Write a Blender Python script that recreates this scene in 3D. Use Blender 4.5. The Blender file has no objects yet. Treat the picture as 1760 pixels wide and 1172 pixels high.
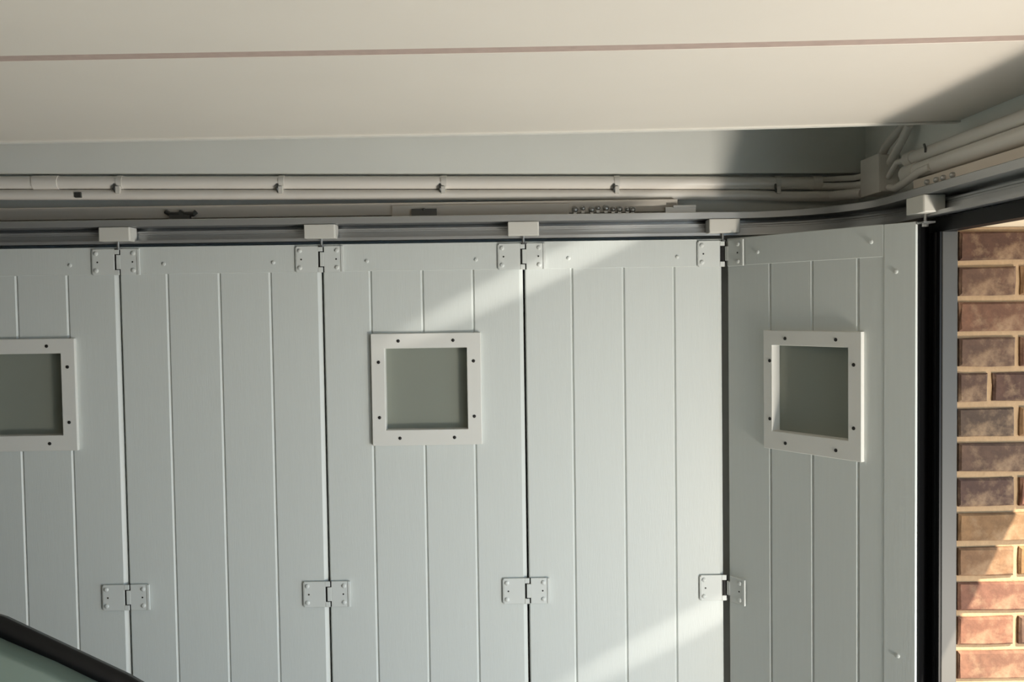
import bpy, math, random
from mathutils import Vector, Matrix
random.seed(7)
C = bpy.context.scene.collection
S = bpy.context.scene

# ------------------------------------------------------------------ camera
EYE = 1.9
roll, pitch, yaw = .01444, -.03717, .00719
cam_d = bpy.data.cameras.new('camera'); cam = bpy.data.objects.new('camera', cam_d); C.objects.link(cam)
cam_d.sensor_width = 36; cam_d.lens = 36*1544.9/1760; cam_d.clip_start = .02
fw = Vector((math.sin(yaw)*math.cos(pitch), math.cos(yaw)*math.cos(pitch), math.sin(pitch)))
rt0 = Vector((math.cos(yaw), -math.sin(yaw), 0)); dn0 = fw.cross(rt0)
rt = math.cos(roll)*rt0 + math.sin(roll)*dn0
dn = -math.sin(roll)*rt0 + math.cos(roll)*dn0
m = Matrix((rt, -dn, -fw)).transposed().to_4x4(); m.translation = (0, -2.244, EYE)
cam.matrix_world = m
S.camera = cam

# ------------------------------------------------------------------ sky, sun, lamps, exposure
W = bpy.data.worlds.new('sky'); S.world = W; W.use_nodes = True
bg = W.node_tree.nodes['Background']; bg.inputs['Color'].default_value = (.44, .72, 1, 1); bg.inputs['Strength'].default_value = 2.8
def lamp(name, kind, loc, target, energy, color=(1, 1, 1), **kw):
    d = bpy.data.lights.new(name, kind); d.energy = energy; d.color = color
    for k, v in kw.items(): setattr(d, k, v)
    o = bpy.data.objects.new(name, d); C.objects.link(o); o.location = loc
    o.rotation_euler = (Vector(target)-Vector(loc)).to_track_quat('-Z', 'Y').to_euler()
    return o
SD = Vector((-.45, .72, -.90))
lamp('sun', 'SUN', tuple(-SD*10), (0, 0, 0), 15, (1, .90, .74), angle=.009)
# added low disc lamp standing in for sun bounced off the drive outside
lamp('added_bounce_lamp', 'AREA', (1.7, -2.05, .6), (1.0, -.9, 2.25), 47, (1, .91, .79), shape='DISK', size=.45)
# added spots squeezed into thin ellipses stand in for reflected streaks on the door
def beam(name, a, b, src, width, energy, color):
    a, b, src = Vector(a), Vector(b), Vector(src); mid = (a+b)/2; d = (mid-src).normalized(); u = (b-a)-d*(b-a).dot(d)
    l = bpy.data.lights.new(name, 'SPOT'); l.spot_size = 2*math.atan(u.length/2/(mid-src).length); l.spot_blend = 1.0; l.shadow_soft_size = .004
    l.energy = energy; l.color = color; o = bpy.data.objects.new(name, l); C.objects.link(o)
    x = u.normalized(); z = -d; y = z.cross(x); mm = Matrix((x, y*(width/u.length), z)).transposed().to_4x4(); mm.translation = src; o.matrix_world = mm
beam('added_glint_lamp', (-.38, 0, 1.777), (.62, 0, 2.226), (2.4, -2.7, .9), .078, 300, (1, .96, .88))
beam('added_glint_lamp', (-.02, 0, .855), (.92, 0, 1.325), (2.4, -2.7, .5), .085, 170, (1, .96, .88))
S.view_settings.view_transform = 'Standard'; S.view_settings.look = 'None'
S.view_settings.gamma = 1; S.view_settings.use_curve_mapping = False
S.view_settings.exposure = 0.0

# ------------------------------------------------------------------ materials
def lin(c): return tuple((v/255/12.92 if v/255 <= .04045 else ((v/255+.055)/1.055)**2.4) for v in c)+(1,)
def mat(name, rgb, rough=.5, metal=0, noise=0, nscale=20, stretch=(1, 1, 1), bump=0, bscale=60, bstretch=(1, 1, 1), spec=.5, **kw):
    M = bpy.data.materials.new(name); M.use_nodes = True; nt = M.node_tree; N = nt.nodes; L = nt.links
    b = N['Principled BSDF']; b.inputs['Base Color'].default_value = lin(rgb); b.inputs['Roughness'].default_value = rough
    b.inputs['Metallic'].default_value = metal; b.inputs['Specular IOR Level'].default_value = spec
    for k, v in kw.items(): b.inputs[k].default_value = v
    tc = N.new('ShaderNodeTexCoord')
    def nz(sc, st, det=4):
        mp = N.new('ShaderNodeMapping'); mp.inputs['Scale'].default_value = st; L.new(tc.outputs['Object'], mp.inputs['Vector'])
        n = N.new('ShaderNodeTexNoise'); n.inputs['Scale'].default_value = sc; n.inputs['Detail'].default_value = det
        L.new(mp.outputs['Vector'], n.inputs['Vector']); return n
    if noise:
        n = nz(nscale, stretch); r = N.new('ShaderNodeMix'); r.data_type = 'RGBA'
        a = [max(0, v*(1-noise)) for v in lin(rgb)[:3]]+[1]; c = [min(1, v*(1+noise)) for v in lin(rgb)[:3]]+[1]
        r.inputs['A'].default_value = a; r.inputs['B'].default_value = c
        L.new(n.outputs['Fac'], r.inputs['Factor']); L.new(r.outputs['Result'], b.inputs['Base Color'])
    if bump:
        n = nz(bscale, bstretch, 3); bp = N.new('ShaderNodeBump'); bp.inputs['Strength'].default_value = bump; bp.inputs['Distance'].default_value = .002
        L.new(n.outputs['Fac'], bp.inputs['Height']); L.new(bp.outputs['Normal'], b.inputs['Normal'])
    return M
PANEL = mat('panel_paint', (212, 216, 212), .42, noise=.03, nscale=25, stretch=(6, 6, .3), bump=.12, bscale=90, bstretch=(5, 5, .35))
HINGE = mat('hinge_paint', (216, 219, 215), .38, noise=.02)
FRAME = mat('frame_plastic', (224, 223, 217), .45)
BLOCK = mat('roller_plastic', (214, 212, 204), .45)
PIPE = mat('conduit_paint', (244, 239, 231), .25, noise=.05, nscale=9, stretch=(1, 1, 3))
JAMB = mat('jamb_aluminium', (72, 70, 66), .48, .12)
ALU = mat('aluminium', (186, 187, 187), .34, .7, noise=.05, nscale=30, stretch=(.1, 1, 8))
ZINC = mat('zinc', (190, 190, 188), .3, .9)
DARKMET = mat('dark_zinc', (110, 110, 108), .4, .8)
RUBBER = mat('black_rubber', (12, 12, 13), .42, spec=.25)
CARTRIM = mat('car_trim', (9, 10, 12), .35, spec=.25)
HOLE = mat('screw_and_gap_black', (30, 28, 26), .5)
CEIL = mat('ceiling_paint', (220, 213, 202), .6, noise=.05, nscale=3, bump=.06, bscale=30)
JOINT = mat('joint_brown', (178, 158, 148), .8, noise=.15, nscale=60)
WALL = mat('wall_paint', (240, 242, 236), .7, noise=.05, nscale=5, bump=.1, bscale=80)
BATTEN = mat('batten_paint', (228, 217, 203), .6, noise=.10, nscale=12, stretch=(.2, 1, 4))
BLOCKWALL = mat('block_wall', (128, 127, 122), .85, noise=.1, nscale=6)
TRIM = mat('trim_paint', (226, 223, 215), .5)
SOFFIT = mat('soffit_paint', (236, 218, 188), .7, noise=.05)
MORTAR = mat('mortar', (166, 138, 106), .95, noise=.18, nscale=70, bump=.6, bscale=150)
CONC = mat('concrete_floor', (104, 105, 107), .7, noise=.1, nscale=4, bump=.1)
DRIVE = mat('drive_paving', (146, 146, 145), .8, noise=.12, nscale=6, bump=.2)
CARP = mat('car_paint', (70, 78, 74), .25, .4, **{'Coat Weight': .6})
TYRE = mat('tyre', (20, 20, 20), .8)
SEAT = mat('car_seat', (60, 62, 58), .8)
def glass(name, rgb, rough, trans, ior=1.45):
    return mat(name, rgb, rough, **{'Transmission Weight': trans, 'IOR': ior})
PANE = glass('frosted_pane', (168, 173, 161), .35, .38)
CARGLASS = glass('tinted_glass', (150, 168, 154), .10, .35)
# brick: colour comes from each brick's own object colour
BRICK = mat('brick', (150, 105, 85), .9, bump=.9, bscale=45)
nt = BRICK.node_tree; N = nt.nodes; L = nt.links
oi = N.new('ShaderNodeObjectInfo'); tc = N.new('ShaderNodeTexCoord')
n1 = N.new('ShaderNodeTexNoise'); n1.inputs['Scale'].default_value = 26; n1.inputs['Detail'].default_value = 6; n1.inputs['Roughness'].default_value = .7
L.new(tc.outputs['Object'], n1.inputs['Vector'])
cr = N.new('ShaderNodeValToRGB'); cr.color_ramp.elements[0].position = .3; cr.color_ramp.elements[0].color = (.62, .6, .6, 1)
cr.color_ramp.elements[1].position = .72; cr.color_ramp.elements[1].color = (1.35, 1.3, 1.25, 1)
L.new(n1.outputs['Fac'], cr.inputs['Fac'])
mx = N.new('ShaderNodeMix'); mx.data_type = 'RGBA'; mx.blend_type = 'MULTIPLY'; mx.inputs['Factor'].default_value = 1
L.new(oi.outputs['Color'], mx.inputs['A']); L.new(cr.outputs['Color'], mx.inputs['B'])
n2 = N.new('ShaderNodeTexNoise'); n2.inputs['Scale'].default_value = 17; n2.inputs['Detail'].default_value = 8; n2.inputs['Roughness'].default_value = .65
L.new(tc.outputs['Object'], n2.inputs['Vector'])
c2 = N.new('ShaderNodeValToRGB'); c2.color_ramp.elements[0].position = .47; c2.color_ramp.elements[0].color = (0, 0, 0, 1); c2.color_ramp.elements[1].position = .66; c2.color_ramp.elements[1].color = (.62, .62, .62, 1)
L.new(n2.outputs['Fac'], c2.inputs['Fac'])
m2 = N.new('ShaderNodeMix'); m2.data_type = 'RGBA'; m2.inputs['B'].default_value = lin((158, 131, 102))
L.new(c2.outputs['Color'], m2.inputs['Factor']); L.new(mx.outputs['Result'], m2.inputs['A'])
L.new(m2.outputs['Result'], N['Principled BSDF'].inputs['Base Color'])

# ------------------------------------------------------------------ mesh helpers
class MB:
    def __init__(s): s.v = []; s.f = []
    def add(s, vs, fs):
        o = len(s.v); s.v += [tuple(v) for v in vs]; s.f += [tuple(i+o for i in f) for f in fs]; return s
    def box(s, x0, x1, y0, y1, z0, z1):
        return s.add([(x0,y0,z0),(x1,y0,z0),(x1,y1,z0),(x0,y1,z0),(x0,y0,z1),(x1,y0,z1),(x1,y1,z1),(x0,y1,z1)],
                     [(3,2,1,0),(4,5,6,7),(0,1,5,4),(1,2,6,5),(2,3,7,6),(3,0,4,7)])
    def prism(s, prof, z0, z1):          # prof: ccw (x, y)
        n = len(prof)
        return s.add([(x,y,z0) for x,y in prof]+[(x,y,z1) for x,y in prof],
                     [tuple(range(n-1,-1,-1)), tuple(range(n,2*n))]+[(i,(i+1)%n,n+(i+1)%n,n+i) for i in range(n)])
    def rings(s, rs, cap=True):
        n = len(rs[0]); vs = [p for r in rs for p in r]; fs = []
        for k in range(len(rs)-1):
            for i in range(n): fs.append((k*n+i, k*n+(i+1)%n, (k+1)*n+(i+1)%n, (k+1)*n+i))
        if cap: fs += [tuple(range(n-1,-1,-1)), tuple(range((len(rs)-1)*n, len(rs)*n))]
        return s.add(vs, fs)
    def tube(s, pts, r, n=12):
        pts = [Vector(p) for p in pts]; rs = []
        rr = r if isinstance(r, (list, tuple)) else [r]*len(pts)
        up = None
        for i, p in enumerate(pts):
            t = (pts[min(i+1, len(pts)-1)]-pts[max(i-1, 0)]).normalized()
            if up is None: up = Vector((0,0,1)) if abs(t.z) < .9 else Vector((1,0,0))
            a = (up-t*up.dot(t)).normalized(); b = t.cross(a); up = a
            rs.append([p+rr[i]*(math.cos(2*math.pi*k/n)*a+math.sin(2*math.pi*k/n)*b) for k in range(n)])
        return s.rings(rs)
    def screw(s, x, y, z, r, h, d=(0,-1,0)):       # domed round head standing h proud along d
        d = Vector(d); c = Vector((x,y,z))
        return s.tube([c-d*.002, c+d*h*.45, c+d*h*.85, c+d*h], [r, r, r*.72, r*.3], 10)
    def build(s, name, material, parent=None, smooth=False, bevel=0, seg=2, loc=None):
        me = bpy.data.meshes.new(name); me.from_pydata(s.v, [], s.f); me.materials.append(material)
        if smooth: me.polygons.foreach_set('use_smooth', [True]*len(me.polygons))
        me.update(); o = bpy.data.objects.new(name, me); C.objects.link(o)
        if parent: o.parent = parent
        if loc: o.location = loc
        if bevel:
            b = o.modifiers.new('bevel', 'BEVEL'); b.width = bevel; b.segments = seg; b.limit_method = 'ANGLE'; b.angle_limit = math.radians(40)
        if smooth:
            e = o.modifiers.new('edges', 'EDGE_SPLIT'); e.split_angle = math.radians(38)
        return o
def empty(name, loc=(0,0,0)):
    o = bpy.data.objects.new(name, None); o.empty_display_size = .1; C.objects.link(o); o.location = loc; return o
def tag(o, label=None, cat=None, group=None, kind=None):
    if label: o['label'] = label
    if cat: o['category'] = cat
    if group: o['group'] = group
    if kind: o['kind'] = kind
    return o
def copy(o, parent, loc=None):
    c = o.copy(); C.objects.link(c); c.parent = parent
    if loc is not None: c.location = loc
    return c

# ------------------------------------------------------------------ the garage shell
XIN, XOUT, YJ, ZS, YW = .912, 1.32, -.44, 2.048, .085
tag(MB().box(-5.2, 1.36, -4.6, .30, -.12, 0).build('floor', CONC), kind='structure')
tag(MB().box(-5.2, .935, YW, YW+.2, 0, 2.75).build('wall_back', WALL), kind='structure')
tag(MB().box(-5.2, -5.0, -4.6, YW, 0, 2.75).build('wall_left', BLOCKWALL), kind='structure')
tag(MB().box(-5.0, 1.3, -4.6, -4.4, 0, 2.75).build('wall_near', BLOCKWALL), kind='structure')
tag(MB().box(-5.2, XOUT, -4.6, YW+.2, 2.75, 2.87).build('trim_5', CEIL), kind='structure')
def zp(x): return 2.2030-.0134*(x+.15)
tag(MB().rings([[(x, .046, zp(x)+.0400), (x, YW+.001, zp(x)+.0400), (x, YW+.001, 2.748), (x, .046, 2.748)] for x in (-5.0, .92)]).build('trim_3', WALL), kind='structure')
def zc(x): return 2.251+.005*x+(.008*x*x if x > 0 else 0)
ceil = tag(empty('ceiling', (0, -2.4, 2.25)), kind='structure')
xs = [-5, -3, -1.5, -.5, 0, .2, .4, .6, .8, .92]
def slab(y0, y1, dz0, dz1):
    b = MB(); b.rings([[(x, y0+2.4, zc(x)+dz0-2.25), (x, y1+2.4, zc(x)+dz0-2.25), (x, y1+2.4, zc(x)+dz1-2.25), (x, y0+2.4, zc(x)+dz1-2.25)] for x in xs]); return b
ye = [-.42, -.9915, -1.0155, -1.59, -1.614, -2.19, -2.214, -2.79, -2.814, -3.39, -3.414, -4.4]
for i in range(0, 12, 2):
    slab(ye[i+1], ye[i], 0, .03).build('ceiling_board', CEIL, ceil, bevel=.002, seg=1)
    if i: slab(ye[i]-.004, ye[i-1]+.004, .0006, .02).build('joint_strip', JOINT, ceil)
b = MB(); b.rings([[(x, -.432, zc(x)-.0035), (x, -.418, zc(x)-.0035), (x, -.418, zc(x)+.03), (x, -.432, zc(x)+.0)] for x in xs])
tag(b.build('trim_1', TRIM), kind='structure')
# front wall: pier with the brick reveal, lintel beam over the opening, far pier
pier = tag(empty('wall_right', (1.14, YJ, 0)), kind='structure')
MB().box(XIN-1.14, XOUT-1.14, .005, .72, 0, ZS).build('mortar', MORTAR, pier)
rows = [('L',(122,82,62)),('S',(140,104,84)),('L',(158,110,84)),('S',(134,104,88)),('M',(128,98,84)),('S',(116,98,86)),('L',(128,100,86)),('S',(118,88,80)),
        ('L',(186,146,96)),('S',(184,142,100)),('L',(176,118,96)),('S',(184,124,98)),('L',(176,124,100))]
pal = [(150,106,86),(132,100,84),(178,128,98),(190,150,100),(120,92,82),(168,112,90)]
ztop = 2.040; pitch_b = .0712
for k in range(29):
    kind, col = rows[k] if k < len(rows) else ('LS'[k % 2], random.choice(pal))
    z1 = ztop-k*pitch_b; z0 = z1-.0595
    if z0 < .005: break
    lens = {'L': (.218,.115,.1), 'S': (.115,.218,.1), 'M': (.060,.215,.155)}[kind]; x = XIN+.001
    for q, l in enumerate(lens):
        c = col if q == 0 else random.choice(pal)
        if k == 9 and q == 1: c = (190,150,90)
        if k == 4 and q == 1: c = (122,88,76)
        x0, x1 = x, min(x+l, XOUT); j = lambda a: random.uniform(-a, a)
        xm, zm = (x0+x1)/2-1.14, (z0+z1)/2; hx, hz = (x1-x0)/2, (z1-z0)/2
        pf = -.004+j(.0016)
        ring = lambda ix, iz, y: [(sx*(hx-ix)+(j(.0012)), y, sz*(hz-iz)+j(.0014)) for sx, sz in ((-1,-1),(0,-1),(1,-1),(1,0),(1,1),(0,1),(-1,1),(-1,0))]
        bm = MB(); bm.rings([ring(.005,.005,pf), ring(.001,.0012,pf+.004), ring(.0005,.0005,.012)])
        o = bm.build('brick', BRICK, pier, loc=(xm, 0, zm)); g_ = sum(c)/3; o.color = lin([(v*.72+g_*.28)*k_ for v, k_ in zip(c, (.68, .62, .56))])
        x = x1+.010
lint = tag(empty('trim_4', (1.14, -1.7, 2.5)), kind='structure')
MB().box(.92-1.14, XOUT-1.14, -1.3, 1.7+YW+.2, ZS+.012-2.5, .25).build('lintel_beam', WALL, lint)
tag(MB().box(.93, XOUT, -4.6, -3.001, 0, 2.75).build('wall_front', WALL), kind='structure')
tag(MB().box(XIN, XOUT, -3.0, YJ-.0, ZS, ZS+.012).build('trim_2', SOFFIT), kind='structure')
tag(MB().box(1.30, 14, -14, 12, -.14, -.02).build('driveway', DRIVE), kind='structure')

# ------------------------------------------------------------------ door frame
df = tag(empty('door_surround', (.90, YJ, 0)), 'aluminium jamb post with black rubber seal and black header at the brick reveal', 'doorway', kind='thing')
MB().box(-.020, .0115, .0, .045, 0, 2.041).build('jamb_post', JAMB, df, bevel=.0015)
MB().box(-.0185, .012, .045, .14, 0, 2.05).build('gap_blackout', RUBBER, df)  # black box added to paint the gap behind the post dark
bm = MB(); bm.tube([(-.021, .022+.0, 0), (-.021, .022, 2.04)], .0065, 12); bm.box(-.024, -.0195, .002, .045, 0, 2.04)
bm.build('rubber_seal', RUBBER, df, smooth=True)
MB().box(-.020, .0115, -2.56, .10, 2.041, 2.0485).build('header_lip', RUBBER, df)
MB().box(-.018, .020, -2.56, .10, 2.0485, 2.0700).build('header', RUBBER, df)

# ------------------------------------------------------------------ track
R = .28; cx, cy = .57, -.28
path = [(-5, 0, 0, 1), (-2, 0, 0, 1), (0, 0, 0, 1), (.4, 0, 0, 1)]
for k in range(0, 25):
    a = math.pi/2*(1-k/24); path.append((cx+R*math.cos(a), cy+R*math.sin(a), math.cos(a), math.sin(a)))
path += [(.85, -.6, 1, 0), (.85, -1.2, 1, 0), (.85, -3.2, 1, 0)]
def sweep(prof, sub=path):
    b = MB(); b.rings([[(x+nx*n, y+ny*n, z) for n, z in prof] for x, y, nx, ny in sub]); return b
tr = tag(empty('door_track', (0, .03, 2.1)), 'curved aluminium track rail bending round the garage corner above the door', 'track rail')
def off(o, par): o.location = -par.location; return o
prof = [(-.018,2.1125),(.052,2.1125),(.052,2.1045),(.026,2.1035),(.026,2.0995),(.0285,2.0985),(.0285,2.0945),(.026,2.0935),(.026,2.0815),(.006,2.0800),(.006,2.0725),(.034,2.0725),(.034,2.098),(.056,2.098),(.056,2.1295),(-.015,2.1295),(-.018,2.1275)]
off(sweep(prof[::-1]).build('rail', ALU, tr, smooth=True), tr)
off(MB().box(-5, .44, .034, YW, 2.1365, 2.168).build('mounting_board', BATTEN, tr, bevel=.002), tr)
off(MB().box(.884, .92, -3.2, -.30, 2.131, 2.162).build('mounting_board', BATTEN, tr, bevel=.002), tr)
bm = MB()
for sx in (-.848, -.812): bm.tube([(sx, .030, 2.153), (sx+.012, .027, 2.146), (sx+.034, .027, 2.146), (sx+.040, .030, 2.152)], .006, 8)
bm.box(-.838, -.786, .022, .036, 2.128, 2.148)
off(bm.build('bracket', DARKMET, tr), tr)
bm = MB(); bm.box(-.231, -.168, .020, .036, 2.128, 2.1465); bm.box(-.231, -.168, .024, .036, 2.1465, 2.151); bm.screw(-.2, .022, 2.149, .004, .004)
off(bm.build('bracket', DARKMET, tr), tr)
bm = MB(); bm.box(.406, .482, .018, .036, 2.130, 2.146); bm.box(.425, .482, .014, .022, 2.144, 2.150)
off(bm.build('bracket', ZINC, tr), tr)
off(MB().box(-.281, .165, .028, .036, 2.1300, 2.160).build('splice_plate', BATTEN, tr, bevel=.001), tr)
for i, x in enumerate((.180, .200, .222, .238, .258, .276, .292, .312, .325)):
    bm = MB(); z = 2.145+.003*random.uniform(-1, 1); bm.screw(x, .034, z, .0065 if i % 2 else .008, .007); bm.box(x-.004, x+.004, .030, .034, z-.012, z)
    off(bm.build('screw', ZINC, tr, smooth=True), tr)
for y, z in ((-.3697, 2.148), (-.4102, 2.147), (-.4394, 2.147), (-.4769, 2.147)):
    off(MB().screw(.883, y, z, .006, .007, (-1,0,0)).build('screw', ZINC, tr, smooth=True), tr)

# ------------------------------------------------------------------ conduits and junction box
up = tag(empty('conduit', (-1, .067, 2.24)), 'upper and thicker of the two white conduits running along the side wall above the track', 'pipe', 'conduits on the garage walls')
off(MB().tube([(-5, .064, zp(-5)+.0175), (.2, .064, zp(.2)+.0175), (.802, .063, zp(.8)+.016)], .0165, 20).build('pipe', PIPE, up, smooth=True), up)
off(MB().tube([(-1.192, .064, zp(-1.17)+.0175), (-1.128, .064, zp(-1.13)+.0175)], .0182, 20).build('coupling', PIPE, up, smooth=True), up)
off(MB().tube([(.790, .063, zp(.8)+.0165), (.812, .063, zp(.8)+.0165)], .0185, 20).build('coupling', PIPE, up, smooth=True), up)
lo = tag(empty('conduit', (-1, .073, 2.2)), 'lower and thinner of the two white conduits running along the side wall above the track', 'pipe', 'conduits on the garage walls')
off(MB().tube([(-5, .062, zp(-5)-.0135), (.4, .062, zp(.4)-.0135), (.62, .062, zp(.62)-.014), (.74, .060, zp(.74)-.018), (.83, .04, 2.170), (.876, -.045, 2.166)], .0132, 16).build('pipe', PIPE, lo, smooth=True), lo)
for x in (-.9723, -.5622, -.1511, .2894, .70):
    bm = MB(); zz = zp(x)
    n = 14; rs = []
    for xx in (x-.007, x+.007): rs.append([(xx, .064-.0182*math.cos(t), zz+.0175+.0182*math.sin(t)) for t in [math.radians(-120+240*i/n) for i in range(n+1)]]
                                            + [(xx, .064-.0162*math.cos(t), zz+.0175+.0162*math.sin(t)) for t in [math.radians(120-240*i/n) for i in range(n+1)]])
    bm.rings(rs); bm.box(x-.006, x+.004, .043, .055, zz-.012, zz+.006)
    off(bm.build('pipe_clip', TRIM, up, smooth=True), up)
    off(MB().tube([(x-.008, .048, zz+.012), (x-.0095, .0435, zz+.001), (x-.006, .0465, zz-.008)], .0028, 8).build('clip_notch', DARKMET, up), up)
bm = MB(); bm.box(-1.084, -1.066, .046, .056, zp(-1.07)-.022, zp(-1.07)-.008); off(bm.build('pipe_clip', DARKMET, lo, bevel=.002), lo)
jb = tag(empty('junction_box', (.896, -.1, 2.157)), 'small off white square junction box in the corner between the conduits', 'box')
MB().box(-.022, .024, -.053, .050, 0, .086).build('box_body', PIPE, jb, bevel=.003)
MB().box(-.026, -.020, -.055, .052, -.002, .088).build('box_lid', PIPE, jb, bevel=.0015)
ru = tag(empty('conduit', (.905, -1.7, 2.222)), 'upper conduit running over the opening towards the viewer on the right', 'pipe', 'conduits on the garage walls')
off(MB().tube([(.905, -3.2, 2.2180), (.905, -.236, 2.2170)], .0140, 18).build('pipe', PIPE, ru, smooth=True), ru)
off(MB().tube([(.905, -.262, 2.2170), (.905, -.230, 2.2170)], .0162, 18).build('coupling', PIPE, ru, smooth=True), ru)
off(MB().tube([(.889, -.340, 2.232), (.889, -.346, 2.222), (.890, -.344, 2.214)], .0025, 8).build('pipe_clip', DARKMET, ru), ru)
rl = tag(empty('conduit', (.90, -1.7, 2.191)), 'lower conduit running over the opening towards the viewer on the right', 'pipe', 'conduits on the garage walls')
off(MB().tube([(.902, -3.2, 2.1855), (.902, -.235, 2.1850)], .0172, 18).build('pipe', PIPE, rl, smooth=True), rl)
off(MB().tube([(.902, -.285, 2.185), (.902, -.228, 2.185)], .0188, 18).build('coupling', PIPE, rl, smooth=True), rl)
def cable(pts, r, label, m=PIPE):
    o = MB().tube(pts, r, 10).build('cable', m, smooth=True); return tag(o, label, 'cable', 'cables at the junction box')
cable([(.812, .062, 2.2150), (.845, .05, 2.215), (.873, .0, 2.210), (.880, -.046, 2.209)], .0075, 'short cable from the upper side wall conduit into the junction box, upper one')
cable([(.812, .058, 2.1975), (.845, .042, 2.195), (.870, -.004, 2.190), (.880, -.046, 2.188)], .0095, 'fatter lower short cable from the upper side wall conduit into the junction box')
cable([(.895, -.155, 2.166), (.890, -.20, 2.158), (.886, -.26, 2.164), (.884, -.33, 2.176), (.889, -.37, 2.180)], .0085, 'curved cable leaving the junction box under the right hand conduits')
cable([(.898, -.10, 2.245), (.898, -.13, 2.266), (.900, -.20, 2.292), (.903, -.24, 2.31)], .0100, 'cable rising from the junction box top into the dark ceiling recess')
cable([(.898, -.150, 2.222), (.895, -.18, 2.236), (.895, -.215, 2.258), (.898, -.25, 2.29)], .0095, 'second cable rising beside the junction box towards the recess')
cable([(.893, -.156, 2.190), (.886, -.185, 2.196), (.888, -.21, 2.214), (.900, -.231, 2.217)], .0065, 'thin looped cable between the junction box and the right hand conduit ends')

# ------------------------------------------------------------------ sectional door
door = tag(empty('sectional_garage_door', (0, 0, 0)), 'light grey sectional sliding garage door with small square windows, standing open along the wall', 'garage door', kind='thing')
ZT, Z0, TH = 2.0625, .02, .042
SEAM = [-1.963, -1.460, -.957, -.4535, .048, .545]
WZ0, WZ1 = 1.599, 1.8025
def board_profile(x0, x1, cl, cr, dl=.004, dr=.004):
    return [(x0, dl), (x0+cl, 0), (x1-cr, 0), (x1, dr), (x1, TH), (x0, TH)]
def section(x0, width, grooves, window, stile=0):
    s = empty('door_section'); s.parent = door; s.location = (x0, 0, 0)
    e = [.0024]+list(grooves)+[width-.0026]
    for i in range(len(e)-1):
        last = i == len(e)-2; a, b_ = e[i], e[i+1]
        cl = .0025 if i == 0 else .0042
        cr = .0095 if last and not stile else .0042
        pr = board_profile(a, b_, cl, cr, .002 if i == 0 else .004, .007 if last and not stile else .004)
        bm = MB()
        wx = window and not (b_ < window[0]+.005 or a > window[1]-.005)
        if wx:
            bm.prism(pr, Z0, WZ0-.004); bm.prism(pr, WZ1+.004, ZT)
            if a < window[0]-.004: bm.prism([(a, pr[0][1]), (a+cl, 0), (window[0]-.004, 0), (window[0]-.004, TH), (a, TH)], WZ0-.004, WZ1+.004)
            if b_ > window[1]+.004: bm.prism([(window[1]+.004, 0), (b_-cr, 0), (b_, pr[3][1]), (b_, TH), (window[1]+.004, TH)], WZ0-.004, WZ1+.004)
        else: bm.prism(pr, Z0, ZT)
        bm.build('board', PANEL, s)
    if stile: # smooth cover strip down the leading edge
        MB().box(width-stile, width-.0005, -.0012, .006, Z0, ZT+.0005).build('edge_band', PANEL, s, bevel=.0008, seg=1)
    MB().box(.002, width-.0025-(stile or .0), -.0009, TH+.001, 1.9955, ZT+.001).build('top_band', PANEL, s, bevel=.0008, seg=1)
    return s
def window(wx0, wx1, zo0, zo1, ox0, ox1, parent_loc, rot):
    w = empty('window_frame'); w.parent = door; w.location = parent_loc; w.rotation_euler = (0, 0, rot)
    t = .011; bm = MB(); fr = [(ox0,zo0,ox1,zo1),(wx0,WZ0,wx1,WZ1)]
    def q(x0,z0,x1,z1,y): return [(x0,y,z0),(x1,y,z0),(x1,y,z1),(x0,y,z1)]
    o0, i0 = q(*fr[0],-t), q(*fr[1],-t); ob, ib = q(*fr[0],.0005), q(*fr[1],.021)
    vs = o0+i0+ob+ib; fs = []
    for i in range(4):
        j = (i+1)%4
        fs += [(i, j, 4+j, 4+i), (j, i, 8+i, 8+j), (4+i, 4+j, 12+j, 12+i), (8+i, 12+i, 12+j, 8+j)]
    bm.add(vs, fs); bm.build('frame_rim', FRAME, w, bevel=.0014)
    MB().box(wx0-.003, wx1+.003, 0.0170, .0210, WZ0-.003, WZ1+.003).build('window_pane', PANE, w)
    cxw, cz = (ox0+ox1)/2, (zo0+zo1)/2; hx, hz = (ox1-ox0)/2-.0185, (zo1-zo0)/2-.0185
    sc = None
    for px, pz in ((-.068,hz),(.068,hz),(-.068,-hz),(.068,-hz),(-hx,.069),(-hx,-.069),(hx,.069),(hx,-.069)):
        if sc is None:
            sc = MB().screw(0, 0, 0, .0042, .0018).build('frame_screw', HOLE, w, smooth=True); sc.location = (cxw+px, -t, cz+pz)
        else: copy(sc, w, (cxw+px, -t, cz+pz))
    return w
G = (.119, .248, .374)
secs = []
for k in range(5):
    wdt = SEAM[k+1]-SEAM[k]; win = k in (1, 3)
    s = section(SEAM[k], wdt, G, (.1525, .3565) if win else None)
    if win: window(.1525, .3565, 1.560, 1.8395, .1185, .3915, (SEAM[k], 0, 0), 0)
    secs.append(s)
A5 = .96991
s5 = section(0, .5030, (.1332, .252, .369), (.147, .3515), stile=.0715); s5.location = (.5547, 0, 0); s5.rotation_euler = (0, 0, -A5)
window(.147, .3515, 1.5555, 1.8375, .1220, .3842, (.5547, 0, 0), -A5)
# rubber lip on the leading edge
MB().box(.5032, .5085, .006, .036, Z0, ZT-.004).build('edge_seal', RUBBER, s5)
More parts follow.
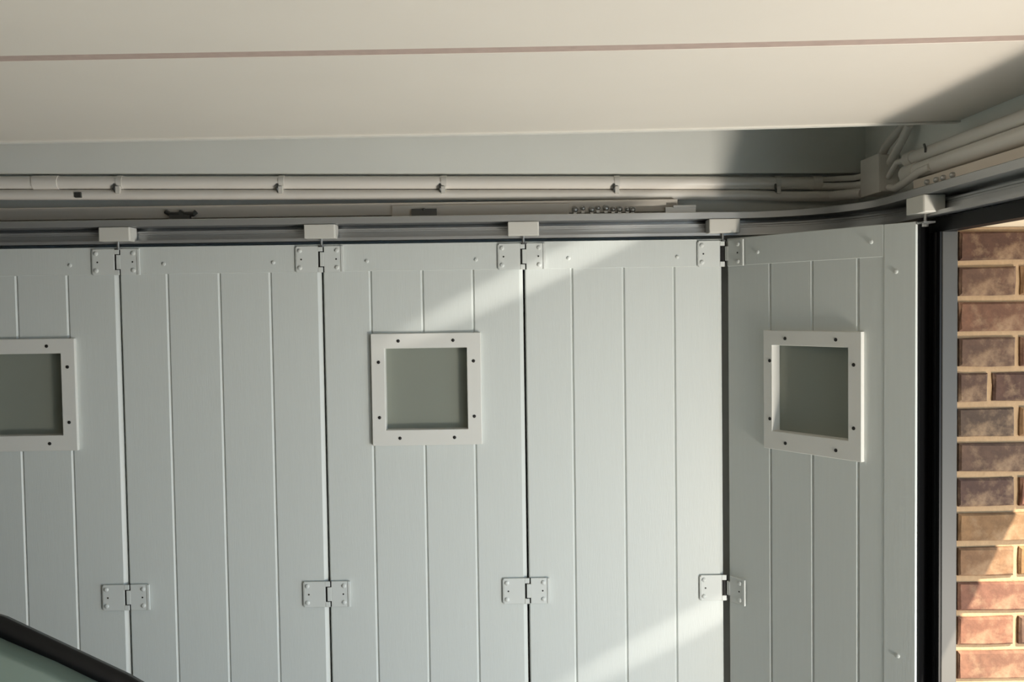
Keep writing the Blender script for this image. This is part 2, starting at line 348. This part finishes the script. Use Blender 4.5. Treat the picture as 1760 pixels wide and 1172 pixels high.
# panel screws
psc = None
def pscrew(sec, x, z, y=-.0018):
    global psc
    if psc is None: psc = MB().screw(0, 0, 0, .0046, .0026).build('screw', HINGE, sec, smooth=True); psc.location = (x, y, z)
    else: copy(psc, sec, (x, y, z))
for s in secs:
    pscrew(s, .112, 2.0205); pscrew(s, .383, 2.0200)
for x, z in ((.098, 2.0250), (.4012, 2.0285), (.459, 1.9630), (.4642, 1.1554), (.462, .35)): pscrew(s5, x, z)
# hinges
hl = hr = hs = hd = hp = None
def leaf_mesh(side):
    bm = MB(); t = .0035; y1 = 0.0; y0 = -t; h = .0325
    if side < 0:
        bm.box(-.062, -.0085, y0, y1, -h, h); bm.box(-.0086, .0032, y0-.0006, y1-.0005, -h, -.0195); bm.box(-.0086, .0032, y0-.0006, y1-.0005, .0195, h)
        bm.box(-.0645, -.061, y0+.0008, y1, -h+.003, h-.003)
    else:
        bm.box(.0065, .048, y0, y1, -h, h); bm.box(-.0035, .0066, y0-.0006, y1-.0005, -.0175, .0175)
        bm.box(.048, .0545, y0-.0015, y1, -h, h)
    return bm
for k, x in enumerate(SEAM[1:]):
    for z in (2.0265, 1.1865, .38):
        if k == 0 and z == .38: continue
        h = empty('hinge'); h.parent = door; h.location = (x, -.0028, z)
        if hl is None:
            hl = leaf_mesh(-1).build('hinge_leaf', HINGE, h, bevel=.0007, seg=1); hr = leaf_mesh(1).build('hinge_leaf', HINGE, h, bevel=.0007, seg=1)
            a, b_ = hl, hr
        else: a, b_ = copy(hl, h), copy(hr, h)
        if hp is None: hp = MB().tube([(-.001, 0, -.0322), (-.001, 0, .0322)], .0030, 10).box(-.0088, .0068, -.0003, .0012, -.0322, .0322).build('pin_and_gap_shade', HOLE, h)  # pin plus a black backing strip that paints shade into the leaf slots
        else: copy(hp, h)
        Rm = Matrix.Rotation(-A5, 4, 'Z') if k == 4 else Matrix.Identity(4)
        if k == 4: b_.rotation_euler = (0, 0, -A5); b_.location = (.0085, -.0045, 0)
        for sx, sz, r in ((-.0535, .021, 1), (-.0535, -.021, 1), (.0385, .021, 1), (.0385, -.021, 1), (-.0500, 0, 0), (.0365, 0, 0)):
            right = sx > 0; p = Vector((sx, -.0035, sz))
            if right and k == 4: p = Rm @ p + Vector((.0085, -.0045, 0))
            if r:
                if hs is None: hs = o = MB().screw(0,0,0,.0056,.0034).build('screw', HINGE, h, smooth=True)
                else: o = copy(hs, h)
            else:
                if hd is None: hd = o = MB().tube([(0,.001,0),(0,-.0004,0)], .0022, 8).build('screw_hole', HOLE, h)
                else: o = copy(hd, h)
            o.location = p
            if right and k == 4: o.rotation_euler = (0, 0, -A5)
# roller blocks with their hanger bolts
rb = hb = None
spots = [(x, 0, 0) for x in SEAM[1:]] + [(.850, -.430, -math.pi/2)]
for k, (x, y, r) in enumerate(spots):
    n = empty('roller_carrier'); n.parent = door; n.location = (x, y, 2.077); n.rotation_euler = (0, 0, r)
    if rb is None:
        bm = MB(); bm.rings([[(-.038,-.022,z),(.036,-.022,z),(.0385,-.019,z),(.0385,.022,z),(-.0385,.022,z),(-.0385,-.020,z)] for z in (0, .0345)])
        rb = bm.build('roller_block', BLOCK, n, bevel=.0018)
        bm = MB(); bm.tube([(0,0,-.020),(0,0,.002)], .0032, 10)
        hb = bm.build('hanger_bolt', ZINC, n, smooth=True)
    else: copy(rb, n); copy(hb, n)
    if k == 5:
        bm = MB(); bm.box(-.014, .018, -.012, .012, -.020, -.0165); bm.tube([(0,0,-.026),(0,0,-.016)], .006, 6)
        bm.build('end_bracket', ZINC, n)
    else:
        bm = MB(); bm.tube([(0,0,-.0205),(0,0,-.0165)], .010, 10); bm.build('washer', DARKMET, n)

# ------------------------------------------------------------------ parked car (only the far rear pillar shows)
car = tag(empty('parked_car', (-2.1, -1.55, 0)), 'dark parked hatchback at lower left, its black rear window edge and tinted glass showing', 'car')
def cpart(b, name, m, sub=0, smooth=True):
    o = b.build(name, m, car, smooth=False); off(o, car)
    if smooth: o.data.polygons.foreach_set('use_smooth', [True]*len(o.data.polygons))
    if sub: q = o.modifiers.new('sub', 'SUBSURF'); q.levels = sub; q.render_levels = sub
    return o
CY = -1.55
bm = MB(); rs = []
for x, w, z0, z1 in ((-.20,.62,.36,.78),(-.24,.74,.30,.90),(-.40,.82,.24,1.00),(-.9,.86,.20,1.02),(-2.0,.87,.20,1.00),(-3.0,.86,.20,.97),(-3.5,.83,.22,.88),(-3.95,.76,.26,.78),(-4.12,.60,.34,.66)):
    rs.append([(x,CY-w*.92,z0),(x,CY+w*.92,z0),(x,CY+w,z0+.25*(z1-z0)),(x,CY+w,z0+.7*(z1-z0)),(x,CY+w*.9,z1),(x,CY-w*.9,z1),(x,CY-w,z0+.7*(z1-z0)),(x,CY-w,z0+.25*(z1-z0))])
bm.rings([r[::-1] for r in rs]); cpart(bm, 'body', CARP, 2)
# pillar line of the rear window, far side, and its mirror
PL = [(-.98,-.985,1.520),(-.85,-.972,1.500),(-.7339,-.96,1.4549),(-.5725,-.93,1.3551),(-.43,-.903,1.250),(-.33,-.88,1.150),(-.27,-.86,1.02)]
mir = lambda p: (p[0], 2*CY-p[1], p[2])
bm = MB(); rows_g = []
for p in PL[1:]:
    q = mir(p); row = []
    for i in range(9):
        t = i/8; bow = .035*(1-(2*t-1)**2)
        row.append((p[0]+bow*1.1, p[1]+(q[1]-p[1])*t, p[2]+bow*.35-.004))
    rows_g.append(row)
vs = [p for r in rows_g for p in r]; fs = [(r*9+i, r*9+i+1, (r+1)*9+i+1, (r+1)*9+i) for r in range(len(rows_g)-1) for i in range(8)]
bm.add(vs, fs); o = cpart(bm, 'rear_window', CARGLASS, 1); sd = o.modifiers.new('thick', 'SOLIDIFY'); sd.thickness = .005
for P in (PL, [mir(p) for p in PL]):
    bm = MB(); sgn = 1 if P is PL else -1; rs = []
    for p in P: rs.append([(p[0]-.003,p[1]+.012*sgn,p[2]-.012),(p[0]+.006,p[1]+.010*sgn,p[2]+.0085),(p[0]+.007,p[1]-.004*sgn,p[2]+.012),(p[0]+.004,p[1]-.020*sgn,p[2]+.004),(p[0]-.004,p[1]-.022*sgn,p[2]-.010)])
    bm.rings(rs); cpart(bm, 'window_trim', CARTRIM)
    bm = MB(); rs = []
    for p in P: rs.append([(p[0]-.004,p[1]+.010*sgn,p[2]-.002),(p[0]-.03,p[1]+.022*sgn,p[2]-.04),(p[0]-.16,p[1]+.05*sgn,p[2]-.10),(p[0]-.16,p[1]+.02*sgn,p[2]-.10)])
    bm.rings(rs); cpart(bm, 'rear_pillar', CARP)
    s = sgn; yy = lambda w: CY+w*s
    bm = MB(); bm.add([(-1.0,yy(.60),1.44),(-2.6,yy(.60),1.43),(-3.25,yy(.76),1.0),(-.75,yy(.76),1.0),(-1.0,yy(.585),1.44),(-2.6,yy(.585),1.43),(-3.25,yy(.745),1.0),(-.75,yy(.745),1.0)],
                      [(0,1,2,3),(7,6,5,4),(0,4,5,1),(1,5,6,2),(2,6,7,3),(3,7,4,0)]); cpart(bm, 'side_window', CARGLASS, smooth=False)
    for wx in (-.85, -3.35):
        bm = MB(); bm.tube([(wx,yy(.68),.31),(wx,yy(.70),.31),(wx,yy(.86),.31),(wx,yy(.88),.31)],[.27,.31,.31,.27],24); cpart(bm, 'wheel', TYRE)
bm = MB(); rs = []
for x, z, w in ((-.855,1.492,.575),(-.98,1.518,.575),(-1.3,1.535,.60),(-1.9,1.54,.61),(-2.5,1.50,.60),(-2.75,1.43,.60)):
    rs.append([(x,CY-w,z-.03),(x,CY-w*.5,z+.022),(x,CY+w*.5,z+.022),(x,CY+w,z-.03),(x,CY+w,z-.06),(x,CY-w,z-.06)])
bm.rings([r[::-1] for r in rs]); cpart(bm, 'roof', CARP)
bm = MB(); bm.add([(-2.74,CY-.58,1.42),(-2.74,CY+.58,1.42),(-3.35,CY+.72,.99),(-3.35,CY-.72,.99),(-2.75,CY-.58,1.415),(-2.75,CY+.58,1.415),(-3.36,CY+.72,.985),(-3.36,CY-.72,.985)],[(0,1,2,3),(7,6,5,4),(0,4,5,1),(1,5,6,2),(2,6,7,3),(3,7,4,0)])
cpart(bm, 'windscreen', CARGLASS, smooth=False)
for yy in (-1.25, -1.85):
    bm = MB(); bm.box(-1.25,-1.05,yy-.24,yy+.24,.75,1.22); bm.box(-1.22,-1.10,yy-.13,yy+.13,1.24,1.42); o = cpart(bm, 'rear_seat', SEAT, smooth=False)
    q = o.modifiers.new('bevel', 'BEVEL'); q.width = .04; q.segments = 4
